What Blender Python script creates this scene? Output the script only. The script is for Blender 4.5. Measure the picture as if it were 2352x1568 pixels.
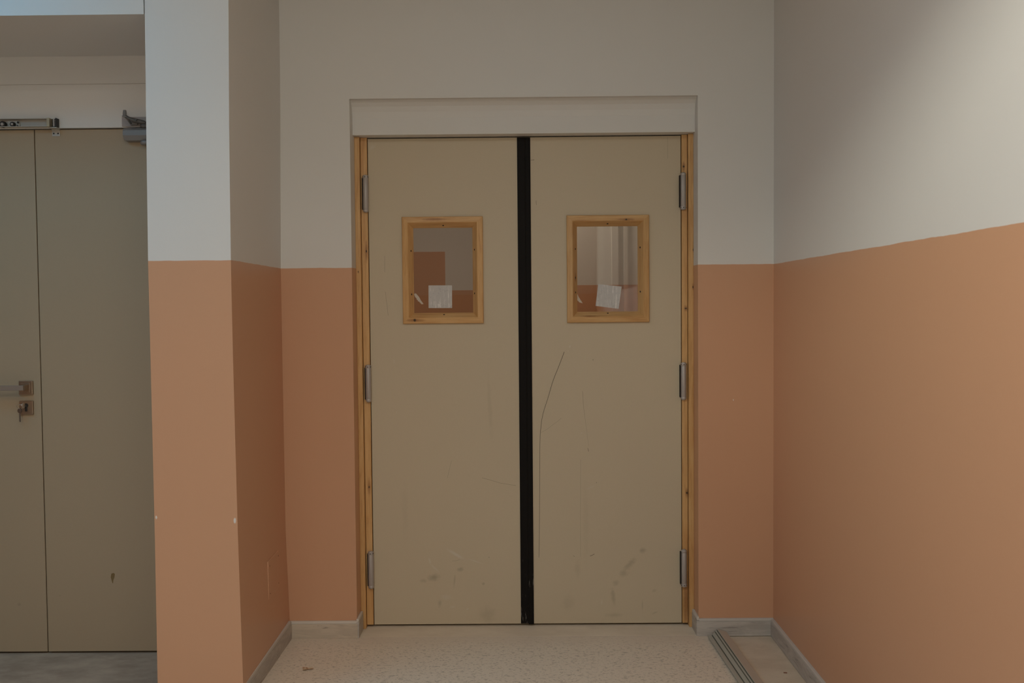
import bpy, bmesh, math, random
from mathutils import Vector, Matrix

S = bpy.context.scene
for o in list(bpy.data.objects):
    bpy.data.objects.remove(o)
C = S.collection
random.seed(7)

# ------------------------------------------------------------------ camera
F_PX, PITCH, YAW, ROLL = 2206.7, 0.0366, -0.008, -0.0087
CAM = Vector((0.0, -3.9749, 1.3803))
cd = bpy.data.cameras.new('camera')
cd.sensor_fit = 'HORIZONTAL'
cd.sensor_width = 36.0
cd.lens = F_PX / 2352.0 * 36.0
cd.clip_start = 0.05
cam = bpy.data.objects.new('camera', cd)
C.objects.link(cam)
fwd = Vector((math.sin(YAW) * math.cos(PITCH), math.cos(YAW) * math.cos(PITCH), -math.sin(PITCH)))
rt = Vector((math.cos(YAW), -math.sin(YAW), 0))
up = rt.cross(fwd)
r2 = math.cos(ROLL) * rt + math.sin(ROLL) * up
u2 = -math.sin(ROLL) * rt + math.cos(ROLL) * up
cam.matrix_world = Matrix(((r2.x, u2.x, -fwd.x, CAM.x), (r2.y, u2.y, -fwd.y, CAM.y), (r2.z, u2.z, -fwd.z, CAM.z), (0, 0, 0, 1)))
S.camera = cam

# ------------------------------------------------------------------ light and exposure
S.view_settings.view_transform = 'Standard'
S.view_settings.look = 'None'
S.view_settings.exposure = -0.04
S.view_settings.gamma = 1.0
S.view_settings.use_curve_mapping = False
W = bpy.data.worlds.new('daylight')
S.world = W
W.use_nodes = True
W.node_tree.nodes['Background'].inputs[0].default_value = (0.75, 0.85, 1.0, 1)
W.node_tree.nodes['Background'].inputs[1].default_value = 0.0


def area(name, loc, target, sx, sy, power, col, spread=180):
    l = bpy.data.lights.new(name, 'AREA')
    l.shape = 'RECTANGLE'
    l.size, l.size_y = sx, sy
    l.energy = power
    l.color = col
    l.spread = math.radians(spread)
    o = bpy.data.objects.new(name, l)
    C.objects.link(o)
    o.location = loc
    o.rotation_euler = (Vector(target) - Vector(loc)).to_track_quat('-Z', 'Y').to_euler()
    return o


# rear-left hall daylight, then added fill lights with no visible source
area('stairwell_window', (-4.3, -5.8, 3.60), (1.05, -1.9, 2.9), 0.75, 0.75, 11.2, (0.99, 1.0, 0.86), 40)
area('rear_fill', (0.08, -8.8, 1.7), (0, 0, 1.4), 1.2, 1.8, 35, (0.98, 1.0, 0.88))  # added frontal fill from the rear; the rear wall has no opening
area('ceiling_fill', (-0.3, -2.77, 2.88), (-0.3, -2.77, 0), 1.2, 0.32, 13, (1.0, 0.99, 0.96))  # added fill under the low ceiling, no fixture behind it
area('hall_fill', (-0.9, -3.45, 2.86), (-0.5, -1.6, 0.6), 1.2, 0.66, 34, (1.0, 0.99, 0.97))  # added main fill tilted towards the doors, no fixture behind it
area('cool_overhead_fill', (-2.2, -1.7, 2.88), (-2.2, -1.7, 0), 1.0, 1.0, 13, (0.03, 0.55, 1.0))  # added blue fill for the pillar top; the ceiling is closed here
area('warm_side_fill', (-4.8, -2.2, 1.7), (-1.0, -1.4, 1.6), 1.4, 1.8, 6, (1.0, 0.45, 0.30))  # added reddish fill from the left, only for tint
area('corridor_fill', (-0.35, 3.0, 2.9), (-0.35, 3.2, 0), 1.0, 0.3, 27, (1.0, 0.80, 0.64))  # added fill that brightens the corridor behind the panes

# ------------------------------------------------------------------ geometry helpers
ZD = 1.5453            # top edge of the painted dado
XL, XR = -0.9765, 1.049
YP, YL = -0.712, -0.1701
OXL, OXR, OT = -0.6913, 0.7375, 2.2369
CZ = 2.90              # low ceiling
SHADOW_BEAM_Z = 2.55          # underside of the unseen downstand added to cut the key light


class MB:
    """collects shapes for ONE mesh object"""
    def __init__(self):
        self.v, self.f, self.m, self.sm = [], [], [], []

    def poly(self, pts, m=0, smooth=False):
        i = len(self.v)
        self.v += [tuple(p) for p in pts]
        self.f.append(tuple(range(i, i + len(pts))))
        self.m.append(m)
        self.sm.append(smooth)

    def add(self, verts, faces, m=0, smooth=False):
        i = len(self.v)
        self.v += [tuple(p) for p in verts]
        for f in faces:
            self.f.append(tuple(i + k for k in f))
            self.m.append(m)
            self.sm.append(smooth)

    def box(self, x0, x1, y0, y1, z0, z1, m=0, bevel=0.0, mat=None):
        bm = bmesh.new()
        bmesh.ops.create_cube(bm, size=1)
        for v in bm.verts:
            v.co = Vector(((x0 + x1) / 2 + v.co.x * (x1 - x0), (y0 + y1) / 2 + v.co.y * (y1 - y0), (z0 + z1) / 2 + v.co.z * (z1 - z0)))
        if bevel > 0:
            bmesh.ops.bevel(bm, geom=list(bm.edges), offset=bevel, segments=2, affect='EDGES', profile=0.6)
        if mat is not None:
            bmesh.ops.transform(bm, matrix=mat, verts=list(bm.verts))
        self.bm(bm, m)

    def bm(self, bm, m=0, smooth=False):
        bm.verts.index_update()
        self.add([v.co[:] for v in bm.verts], [[v.index for v in f.verts] for f in bm.faces], m, smooth)
        bm.free()

    def cyl(self, p0, p1, r0, r1=None, m=0, seg=28, smooth=True, caps=True):
        self.lathe(p0, p1, [(0, r0), (1, r0 if r1 is None else r1)], m, seg, smooth, caps)

    def lathe(self, p0, p1, prof, m=0, seg=28, smooth=True, caps=True):
        p0, p1 = Vector(p0), Vector(p1)
        d = p1 - p0
        q = d.to_track_quat('Z', 'X')
        vs, fs = [], []
        for t, r in prof:
            for k in range(seg):
                a = 2 * math.pi * k / seg
                vs.append(p0 + d * t + q @ Vector((r * math.cos(a), r * math.sin(a), 0)))
        for j in range(len(prof) - 1):
            for k in range(seg):
                k2 = (k + 1) % seg
                fs.append((j * seg + k, j * seg + k2, (j + 1) * seg + k2, (j + 1) * seg + k))
        self.add(vs, fs, m, smooth)
        if caps:
            n = len(prof) - 1
            self.add([vs[k] for k in range(seg)], [tuple(reversed(range(seg)))], m)
            self.add([vs[n * seg + k] for k in range(seg)], [tuple(range(seg))], m)

    def tube(self, pts, r, m=0, seg=10, closed=False):
        pts = [Vector(p) for p in pts]
        n = len(pts)
        vs, fs = [], []
        for i, p in enumerate(pts):
            a = pts[(i - 1) % n] if (closed or i > 0) else p
            b = pts[(i + 1) % n] if (closed or i < n - 1) else p
            t = (b - a).normalized()
            ref = Vector((0, 0, 1)) if abs(t.z) < 0.9 else Vector((1, 0, 0))
            u = t.cross(ref).normalized()
            w = t.cross(u)
            for k in range(seg):
                an = 2 * math.pi * k / seg
                vs.append(p + (u * math.cos(an) + w * math.sin(an)) * r)
        for i in range(n if closed else n - 1):
            j = (i + 1) % n
            for k in range(seg):
                k2 = (k + 1) % seg
                fs.append((i * seg + k, i * seg + k2, j * seg + k2, j * seg + k))
        if not closed:
            fs.append(tuple(reversed(range(seg))))
            fs.append(tuple((n - 1) * seg + k for k in range(seg)))
        self.add(vs, fs, m, True)

    def prism(self, poly, axis, a0, a1, m=0):
        """poly: 2D outline; axis 'x': (y,z) outline extruded in x, 'y': (x,z), 'z': (x,y)"""
        def mk(p, a):
            return {'x': (a, p[0], p[1]), 'y': (p[0], a, p[1]), 'z': (p[0], p[1], a)}[axis]
        n = len(poly)
        vs = [mk(p, a0) for p in poly] + [mk(p, a1) for p in poly]
        fs = [tuple(range(n)), tuple(reversed(range(n, 2 * n)))]
        for k in range(n):
            fs.append((k, (k + 1) % n, n + (k + 1) % n, n + k))
        self.add(vs, fs, m)

    def grid_slab(self, xs, zs, y0, y1, holes=(), m=0, off=None):
        """upright slab with rectangular holes (cells i,j), one closed skin"""
        nx, nz = len(xs), len(zs)
        off = off or (lambda x, z: 0.0)
        vs = []
        for y in (y0, y1):
            for j in range(nz):
                for i in range(nx):
                    vs.append((xs[i] + off(xs[i], zs[j]), y, zs[j]))
        L = nx * nz
        g = lambda i, j: j * nx + i
        fs = []
        full = lambda i, j: 0 <= i < nx - 1 and 0 <= j < nz - 1 and (i, j) not in holes
        for j in range(nz - 1):
            for i in range(nx - 1):
                if not full(i, j):
                    continue
                a, b, c, d = g(i, j), g(i + 1, j), g(i + 1, j + 1), g(i, j + 1)
                fs.append((a, b, c, d))
                fs.append((L + d, L + c, L + b, L + a))
                if not full(i, j - 1):
                    fs.append((a, L + a, L + b, b))
                if not full(i, j + 1):
                    fs.append((d, c, L + c, L + d))
                if not full(i - 1, j):
                    fs.append((a, d, L + d, L + a))
                if not full(i + 1, j):
                    fs.append((b, L + b, L + c, c))
        self.add(vs, fs, m)

    def build(self, name, mats, root=None, parent=None, recalc=True):
        me = bpy.data.meshes.new(name)
        me.from_pydata(self.v, [], self.f)
        mats = mats if isinstance(mats, (list, tuple)) else [mats]
        for mt in mats:
            me.materials.append(mt)
        for p, m, s in zip(me.polygons, self.m, self.sm):
            p.material_index = m
            p.use_smooth = s
        if recalc:
            bm = bmesh.new()
            bm.from_mesh(me)
            bmesh.ops.recalc_face_normals(bm, faces=bm.faces)
            bm.to_mesh(me)
            bm.free()
        me.update()
        o = bpy.data.objects.new(name, me)
        C.objects.link(o)
        par = parent or root
        if par is not None:
            o.parent = par
            w = Vector((0, 0, 0))
            q = par
            while q is not None:
                w += q.location
                q = q.parent
            o.location = -w          # meshes are written in world coordinates
        return o


def root(name, loc, label, cat, kind=None, group=None):
    o = bpy.data.objects.new(name, None)
    o.empty_display_size = 0.05
    C.objects.link(o)
    o.location = loc
    return tag(o, label, cat, kind, group)


def tag(o, label=None, cat=None, kind=None, group=None):
    if label:
        o['label'] = label
    if cat:
        o['category'] = cat
    if kind:
        o['kind'] = kind
    if group:
        o['group'] = group
    return o


def struct(o, label=None, cat=None):
    return tag(o, label, cat, 'structure')


# ------------------------------------------------------------------ material helpers
class Mat:
    def __init__(self, name, rough=0.6, spec=0.3, metal=0.0):
        self.mat = bpy.data.materials.new(name)
        self.mat.use_nodes = True
        self.nt = self.mat.node_tree
        self.b = self.nt.nodes['Principled BSDF']
        self.b.inputs['Roughness'].default_value = rough
        self.b.inputs['Specular IOR Level'].default_value = spec
        self.b.inputs['Metallic'].default_value = metal
        self.co = self.n('ShaderNodeTexCoord').outputs['Object']

    def n(self, t, **kw):
        nd = self.nt.nodes.new(t)
        for k, v in kw.items():
            setattr(nd, k, v)
        return nd

    def link(self, a, b):
        self.nt.links.new(a, b)

    def put(self, sock, v):
        if hasattr(v, 'is_output') or hasattr(v, 'links'):
            self.link(v, sock)
        else:
            sock.default_value = v

    def math(self, op, a, b=0.0, c=None, clamp=False):
        nd = self.n('ShaderNodeMath', operation=op, use_clamp=clamp)
        self.put(nd.inputs[0], a)
        self.put(nd.inputs[1], b)
        if c is not None:
            self.put(nd.inputs[2], c)
        return nd.outputs[0]

    def scaled(self, s, rot=(0, 0, 0), loc=(0, 0, 0)):
        nd = self.n('ShaderNodeMapping')
        nd.inputs['Scale'].default_value = s
        nd.inputs['Rotation'].default_value = rot
        nd.inputs['Location'].default_value = loc
        self.link(self.co, nd.inputs['Vector'])
        return nd.outputs[0]

    def noise(self, scale=5, detail=3, rough=0.5, vec=None, dist=0.0):
        nd = self.n('ShaderNodeTexNoise')
        nd.inputs['Scale'].default_value = scale
        nd.inputs['Detail'].default_value = detail
        nd.inputs['Roughness'].default_value = rough
        nd.inputs['Distortion'].default_value = dist
        self.link(vec if vec is not None else self.co, nd.inputs['Vector'])
        return nd.outputs['Fac']

    def ramp(self, fac, stops, interp='LINEAR'):
        nd = self.n('ShaderNodeValToRGB')
        nd.color_ramp.interpolation = interp
        e = nd.color_ramp.elements
        while len(e) < len(stops):
            e.new(0.5)
        for k, (p, c) in enumerate(stops):
            e[k].position = p
            e[k].color = (*c, 1) if len(c) == 3 else c
        self.link(fac, nd.inputs[0])
        return nd.outputs[0]

    def step(self, fac, a, b):
        """smooth 0..1 between a and b"""
        nd = self.n('ShaderNodeMapRange', interpolation_type='SMOOTHSTEP')
        self.put(nd.inputs['Value'], fac)
        nd.inputs['From Min'].default_value = a
        nd.inputs['From Max'].default_value = b
        return nd.outputs[0]

    def mix(self, fac, a, b, mode='MIX'):
        nd = self.n('ShaderNodeMix', data_type='RGBA', blend_type=mode)
        self.put(nd.inputs['Factor'], fac)
        for s, v in ((nd.inputs['A'], a), (nd.inputs['B'], b)):
            for i in ([s] if False else []):
                pass
        ia = [i for i in nd.inputs if i.name == 'A' and i.type == 'RGBA'][0]
        ib = [i for i in nd.inputs if i.name == 'B' and i.type == 'RGBA'][0]
        self.put(ia, v4(a))
        self.put(ib, v4(b))
        return [o for o in nd.outputs if o.type == 'RGBA'][0]

    def xyz(self):
        nd = self.n('ShaderNodeSeparateXYZ')
        self.link(self.co, nd.inputs[0])
        return nd.outputs

    def spot(self, c, r, ang=0.0, axes='xz', soft=0.5, rag=0.0, ragscale=60):
        """elliptical mark at c with radii r, 1 inside, ragged by noise"""
        o = self.xyz()
        a, b = {'xz': (o[0], o[2]), 'yz': (o[1], o[2]), 'xy': (o[0], o[1])}[axes]
        dx = self.math('SUBTRACT', a, c[0])
        dz = self.math('SUBTRACT', b, c[1])
        ca, sa = math.cos(ang), math.sin(ang)
        u = self.math('MULTIPLY_ADD', dx, ca / r[0], self.math('MULTIPLY', dz, sa / r[0]))
        w = self.math('MULTIPLY_ADD', dx, -sa / r[1], self.math('MULTIPLY', dz, ca / r[1]))
        d = self.math('SQRT', self.math('MULTIPLY_ADD', u, u, self.math('MULTIPLY', w, w)))
        if rag:
            d = self.math('ADD', d, self.math('MULTIPLY', self.math('SUBTRACT', self.noise(ragscale, 4, 0.65), 0.5), rag))
        nd = self.n('ShaderNodeMapRange', interpolation_type='SMOOTHSTEP')
        self.link(d, nd.inputs['Value'])
        nd.inputs['From Min'].default_value = 1.0
        nd.inputs['From Max'].default_value = max(0.0, 1.0 - soft)
        return nd.outputs[0]

    def color(self, c):
        self.put(self.b.inputs['Base Color'], v4(c))
        return self

    def bump(self, h, strength=0.2, dist=0.002):
        nd = self.n('ShaderNodeBump')
        nd.inputs['Strength'].default_value = strength
        nd.inputs['Distance'].default_value = dist
        self.link(h, nd.inputs['Height'])
        self.link(nd.outputs[0], self.b.inputs['Normal'])
        return self


def v4(c):
    if isinstance(c, (tuple, list)) and len(c) == 3:
        return (*c, 1)
    return c


WHITE = (0.72, 0.70, 0.66)
ORANGE = (0.625, 0.35, 0.208)


def wall_paint(name, extra=None):
    """white plaster above, semi-gloss orange dado below, edge cut in by hand"""
    m = Mat(name, 0.55, 0.3)
    z = m.xyz()[2]
    wob = m.math('MULTIPLY', m.math('SUBTRACT', m.noise(9, 3, 0.6), 0.5), 0.006)
    fac = m.step(m.math('ADD', z, wob), ZD - 0.0015, ZD + 0.0015)
    cl = m.noise(1.6, 3, 0.5)
    org = m.mix(m.math('MULTIPLY', cl, 0.5), ORANGE, (0.595, 0.33, 0.193))
    wht = m.mix(m.math('MULTIPLY', m.noise(2.3, 3, 0.5), 0.45), WHITE, (0.69, 0.67, 0.63))
    c = m.mix(fac, org, wht)
    if extra:
        c = extra(m, c)
    m.color(c)
    rr = m.math('MULTIPLY_ADD', fac, 0.22, 0.36)
    m.link(rr, m.b.inputs['Roughness'])
    rl = m.noise(170, 3, 0.55)
    bg = m.noise(7, 3, 0.5)
    m.bump(m.math('MULTIPLY_ADD', bg, 3.0, rl), 0.10, 0.0015)
    return m.mat


def chips(m, c):
    # small white chip on the painted strip right of the doorway and pinholes
    c = m.mix(m.spot((0.883, 0.985), (0.0022, 0.005), 0.2, soft=0.6), c, (0.8, 0.76, 0.7))
    # crayon-thin lines: none
    return c


M_WALL = wall_paint('painted_plaster')
M_WALLB = wall_paint('painted_plaster_back', chips)


def pillar_extra(m, c):
    z = m.xyz()[2]
    for cx, cz, rx, rz in ((-0.982, 0.655, 0.006, 0.012), (-0.98, 2.17, 0.004, 0.012), (-1.252, 0.668, 0.004, 0.007)):
        front = m.step(m.xyz()[1], YP + 0.012, YP + 0.004)
        c = m.mix(m.math('MULTIPLY', front, m.spot((cx, cz), (rx, rz), 0, soft=0.5, rag=0.8)), c, (0.72, 0.68, 0.62))
    return c


M_PILLAR = wall_paint('painted_plaster_pillar', pillar_extra)


def plain_plaster():
    m = Mat('white_plaster', 0.6, 0.25)
    m.color(m.mix(m.math('MULTIPLY', m.noise(2.3, 3), 0.45), WHITE, (0.69, 0.67, 0.63)))
    m.bump(m.noise(150, 3), 0.08, 0.0015)
    return m.mat


M_PLASTER = plain_plaster()

DOORC = (0.585, 0.49, 0.345)


def door_laminate(name, light=(), dark=(), base=DOORC):
    m = Mat(name, 0.5, 0.35)
    c = m.mix(m.math('MULTIPLY', m.noise(1.4, 2), 0.5), base, tuple(k * 1.05 for k in base))
    c = m.mix(m.math('MULTIPLY', m.noise(220, 3, 0.7), 0.14), c, tuple(k * 0.55 for k in base))
    for cx, cz, rx, rz, ang, amt in light:
        c = m.mix(m.math('MULTIPLY', m.spot((cx, cz), (rx, rz), ang, soft=0.9, rag=0.9, ragscale=45), min(1.0, amt * 1.5)), c, (0.62, 0.56, 0.46))
    for cx, cz, rx, rz, ang, amt in dark:
        c = m.mix(m.math('MULTIPLY', m.spot((cx, cz), (rx, rz), ang, soft=0.95, rag=1.1, ragscale=38), min(1.0, amt * 1.35)), c, (0.20, 0.165, 0.11))
    m.color(c)
    m.bump(m.noise(420, 3, 0.6), 0.05, 0.0006)
    return m.mat


def pine(name, axis, knots=(), pos='xz', tone=1.0):
    """planed pine, grain running along the given axis"""
    m = Mat(name, 0.45, 0.4)
    sc = {'x': (1.2, 16, 16), 'z': (16, 16, 1.2), 'y': (16, 1.2, 16)}[axis]
    v = m.scaled(sc)
    g = m.noise(4.2, 6, 0.6, v, 0.6)
    f = m.noise(26, 4, 0.6, m.scaled(tuple(k * (1 if k > 2 else 0.5) for k in sc)))
    col = m.ramp(g, [(0.25, (0.50 * tone, 0.255 * tone, 0.085 * tone)), (0.45, (0.64 * tone, 0.37 * tone, 0.145 * tone)), (0.72, (0.72 * tone, 0.45 * tone, 0.20 * tone))])
    col = m.mix(m.math('MULTIPLY', m.step(f, 0.45, 0.75), 0.35), col, (0.36 * tone, 0.16 * tone, 0.045 * tone))
    big = m.noise(3.0, 2, 0.5)
    col = m.mix(m.math('MULTIPLY', m.step(big, 0.52, 0.74), 0.40), col, (0.50, 0.22, 0.065))
    for cx, cz, rx, rz, hx, hz in knots:
        col = m.mix(m.math('MULTIPLY', m.spot((cx, cz), (hx, hz), 0, pos, soft=0.9, rag=0.5), 0.75), col, (0.27, 0.105, 0.03))
        col = m.mix(m.spot((cx, cz), (rx, rz), 0, pos, soft=0.6, rag=0.4), col, (0.06, 0.035, 0.016))
    m.color(col)
    m.bump(g, 0.08, 0.001)
    return m.mat


def simple(name, col, rough=0.5, metal=0.0, spec=0.4, var=0.0, scale=30):
    m = Mat(name, rough, spec, metal)
    if var:
        m.color(m.mix(m.math('MULTIPLY', m.noise(scale, 4, 0.6), var * 2), col, tuple(k * (1 - var) for k in col)))
    else:
        m.color(col)
    return m.mat


M_STEEL = simple('satin_steel', (0.44, 0.40, 0.37), 0.48, 0.3, var=0.12, scale=60)
M_STEELW = simple('brass_toned_steel', (0.36, 0.26, 0.18), 0.38, 0.8, var=0.15, scale=60)
M_DARK = simple('dark_gap', (0.018, 0.012, 0.009), 0.8)
M_GREYMET = simple('grey_painted_metal', (0.27, 0.255, 0.24), 0.45, 0.3, var=0.1)
M_ZINC = simple('zinc_plate', (0.50, 0.47, 0.41), 0.45, 0.4, var=0.2, scale=90)
M_SCREW = simple('dark_screw', (0.05, 0.045, 0.04), 0.5, 0.6)
M_DARKMET = simple('dull_dark_metal', (0.13, 0.12, 0.11), 0.5, 0.4)
M_SCRATCH = simple('dark_scuff', (0.11, 0.09, 0.065), 0.7)
M_SCRATCHF = simple('faint_scuff', (0.27, 0.23, 0.155), 0.7)
M_CHALK = simple('white_scuff', (0.62, 0.58, 0.50), 0.8)
M_PAINTSMEAR = simple('dried_plaster', (0.60, 0.53, 0.44), 0.8, var=0.2, scale=200)


def rubber():
    m = Mat('black_rubber', 0.6, 0.12)
    z = m.xyz()[2]
    st = m.noise(9, 5, 0.7, m.scaled((10, 10, 1.6)))
    low = m.step(z, 0.62, 0.0)
    thr = m.math('MULTIPLY_ADD', low, -0.20, 0.76)
    k = m.math('MULTIPLY', m.math('SUBTRACT', st, thr), 9.0, clamp=True)
    m.color(m.mix(m.math('MULTIPLY', k, 0.6), (0.0085, 0.007, 0.006), (0.34, 0.32, 0.29)))
    return m.mat


M_RUBBER = rubber()


def vinyl():
    m = Mat('speckled_floor', 0.5, 0.35)
    base = m.mix(m.noise(0.9, 3), (0.72, 0.625, 0.50), (0.78, 0.69, 0.56))
    v = m.scaled((70, 120, 60), (0, 0, 0.15))
    vo = m.n('ShaderNodeTexVoronoi')
    vo.inputs['Scale'].default_value = 1.3
    m.link(v, vo.inputs['Vector'])
    nz = m.noise(1.0, 4, 0.65, m.scaled((42, 62, 60), (0, 0, 0.25)))
    d = m.step(nz, 0.54, 0.66)
    c = m.mix(m.math('MULTIPLY', d, 0.45), base, (0.23, 0.19, 0.14))
    n2 = m.noise(1.0, 3, 0.6, m.scaled((85, 120, 120), (0, 0, -0.4), (3, 5, 1)))
    c = m.mix(m.math('MULTIPLY', m.step(n2, 0.57, 0.66), 0.5), c, (0.17, 0.135, 0.10))
    n3 = m.noise(1.0, 3, 0.6, m.scaled((120, 180, 120), (0, 0, 0.9), (13, 5, 1)))
    c = m.mix(m.math('MULTIPLY', m.step(n3, 0.57, 0.68), 0.55), c, (0.86, 0.79, 0.67))
    # dust film along the walls
    x = m.xyz()
    y = x[1]
    dust = m.math('MAXIMUM', m.step(m.math('ADD', y, m.math('MULTIPLY', m.noise(6, 3), 0.16)), -0.08, 0.06), m.step(m.math('ADD', x[0], m.math('MULTIPLY', m.noise(7, 3), 0.2)), -0.74, -0.92))
    c = m.mix(m.math('MULTIPLY', dust, 0.7), c, (0.70, 0.60, 0.48))
    m.color(c)
    return m.mat


def screed(name, a, b, fleck=True):
    m = Mat(name, 0.75, 0.2)
    c = m.mix(m.step(m.noise(4.5, 5, 0.65, m.scaled((1, 1.7, 1))), 0.3, 0.7), a, b)
    if fleck:
        n2 = m.noise(1.0, 3, 0.6, m.scaled((150, 210, 120), (0, 0, 0.7)))
        c = m.mix(m.math('MULTIPLY', m.step(n2, 0.64, 0.72), 0.5), c, tuple(k * 0.4 for k in a))
        n3 = m.noise(1.0, 3, 0.6, m.scaled((80, 130, 120), (0, 0, 0.2), (2, 7, 1)))
        c = m.mix(m.math('MULTIPLY', m.step(n3, 0.66, 0.74), 0.5), c, (0.7, 0.63, 0.53))
    m.color(c)
    m.bump(m.noise(60, 4), 0.15, 0.002)
    return m.mat


M_VINYL = vinyl()
M_SCREED = screed('dusty_screed', (0.58, 0.48, 0.36), (0.68, 0.58, 0.45))
M_SILL = screed('worn_threshold', (0.68, 0.58, 0.45), (0.76, 0.66, 0.52), False)
M_ALCOVE = screed('dusty_grey_concrete', (0.31, 0.25, 0.19), (0.46, 0.38, 0.29), False)


def marble(name, a, b, vein=0.7):
    m = Mat(name, 0.5, 0.35)
    v = m.scaled((2.2, 3.0, 11))
    n = m.noise(2.6, 6, 0.65, v, 1.2)
    c = m.mix(m.step(n, 0.35, 0.68), a, b)
    ve = m.noise(3.4, 4, 0.6, m.scaled((2.5, 2.5, 22), (0, 0, 0), (4, 2, 1)), 0.8)
    c = m.mix(m.math('MULTIPLY', m.step(ve, 0.60, 0.70), vein), c, tuple(k * 0.42 for k in a))
    m.color(c)
    m.bump(n, 0.05, 0.001)
    return m.mat


M_SKIRT = marble('grey_marble_skirting', (0.42, 0.38, 0.335), (0.54, 0.495, 0.44))
M_SKIRTL = marble('sandy_skirting', (0.50, 0.42, 0.325), (0.60, 0.51, 0.40), 0.6)
M_EDGE = simple('chalky_edge', (0.66, 0.60, 0.52), 0.7, var=0.15, scale=80)
M_EDGEG = simple('grey_edge', (0.57, 0.53, 0.475), 0.7, var=0.12, scale=80)
M_CEIL = simple('ceiling_paint', (0.72, 0.70, 0.66), 0.7)


def glass():
    m = Mat('clear_glass', 0.02)
    nt = m.nt
    out = nt.nodes['Material Output']
    tr = m.n('ShaderNodeBsdfTransparent')
    tr.inputs[0].default_value = (0.80, 0.80, 0.78, 1)
    gl = m.n('ShaderNodeBsdfGlossy')
    gl.inputs['Roughness'].default_value = 0.01
    fr = m.n('ShaderNodeFresnel')
    fr.inputs['IOR'].default_value = 1.5
    mx = m.n('ShaderNodeMixShader')
    m.link(m.math('MULTIPLY', fr.outputs[0], 1.4, clamp=True), mx.inputs[0])
    m.link(tr.outputs[0], mx.inputs[1])
    m.link(gl.outputs[0], mx.inputs[2])
    m.link(mx.outputs[0], out.inputs[0])
    return m.mat


M_GLASS = glass()


def paper(name, ang, cx, cz):
    m = Mat(name, 0.7, 0.2)
    v = m.scaled((110, 60, 12), (0, ang, 0))
    n = m.noise(1.0, 5, 0.7, v)
    c = m.mix(m.math('MULTIPLY', m.step(n, 0.52, 0.66), 0.85), (0.56, 0.54, 0.515), (0.80, 0.77, 0.73))
    n2 = m.noise(90, 3, 0.7)
    c = m.mix(m.math('MULTIPLY', m.step(n2, 0.54, 0.70), 0.5), c, (0.40, 0.385, 0.38))
    m.color(c)
    return m.mat


# ------------------------------------------------------------------ the setting
def lerp_tab(t, z):
    for (z0, a), (z1, b) in zip(t, t[1:]):
        if z <= z1:
            return a + (b - a) * (z - z0) / (z1 - z0)
    return t[-1][1]


T_CORNER = [(0, .004), (.1, .002), (.45, -.008), (1.2, -.009), (1.55, -.009), (2.3, .002), (3.0, .003)]
T_EDGE = [(0, .014), (.1, .012), (.6, .004), (1.2, -.001), (1.56, -.002), (2.0, .001), (2.42, .007), (3, .008)]
T_OUT = [(0, -.004), (.6, -.002), (1.2, -.003), (1.55, -.004), (2.0, 0), (2.37, .004), (3, .004)]
ZR = [0, .05, .1, .25, .45, .6, .8, 1.0, 1.2, 1.4, 1.55, 1.75, 2.0, 2.2, 2.42, 2.65, CZ]

# wall_left: the pillar between the two doorways (its slightly wavy plaster edges follow the photo)
w = MB()
n = len(ZR)
cols = []
for y, t, x in ((YP, T_OUT, -1.2564), (YP, T_EDGE, XL), (0.24, T_CORNER, XL), (0.24, T_OUT, -1.2564)):
    cols.append([(x + lerp_tab(t, z), y, z) for z in ZR])
# finer run of the side face so that the Y=0 corner takes its own profile
cols.insert(2, [(XL + lerp_tab(T_CORNER, z), 0.0, z) for z in ZR])
vs = [p for c_ in cols for p in c_]
fs = []
k = len(cols)
for i in range(k):
    j = (i + 1) % k
    for r in range(n - 1):
        fs.append((i * n + r, j * n + r, j * n + r + 1, i * n + r + 1))
fs.append(tuple(i * n for i in reversed(range(k))))
fs.append(tuple(i * n + n - 1 for i in range(k)))
w.add(vs, fs)
struct(w.build('wall_left', M_PILLAR), 'white over orange wall pillar between the two doorways', 'wall')

# wall_front: wall over and beyond the left doorway
w = MB()
w.grid_slab([-5.0, -2.62, -1.2564], [0, 2.3735, CZ], YP, YL + 0.30, holes={(1, 0)})
struct(w.build('wall_front', M_WALL), 'white wall band above the left doorway', 'wall')

# wall_alcove: plaster over the left double door, with a hairline crack
w = MB()
w.box(-2.62, -1.2564, YL - 0.015, YL + 0.30, 2.0955, 2.3735)
w.box(-2.62, -1.262, YL - 0.0155, YL - 0.0147, 2.2645, 2.2657, m=1)
struct(w.build('wall_alcove', [M_PLASTER, simple('hairline', (0.34, 0.30, 0.25), 0.8)]), 'shaded plaster strip over the left doors', 'wall')

# wall_back with the doorway recess
w = MB()
w.grid_slab([XL - 0.02, OXL, OXR, XR + 0.02], [0, OT, CZ], 0.0, 0.24, holes={(1, 0)})
lint = [(0.02, OT + 0.003), (0.035, OT - 0.008), (0.05, OT - 0.022), (0.060, OT - 0.042), (0.065, OT - 0.066), (0.065, 2.1003), (0.24, 2.1003), (0.24, OT + 0.003)]
w.prism(lint, 'x', OXL - 0.001, OXR + 0.001)
struct(w.build('wall_back', M_WALLB), 'white over orange back wall around the double door', 'wall')

w = MB()
w.box(XR, XR + 0.2, -9.0, 6.0, 0, 5.0)
struct(w.build('wall_right', M_WALL), 'white over orange wall running along the right side', 'wall')

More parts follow.
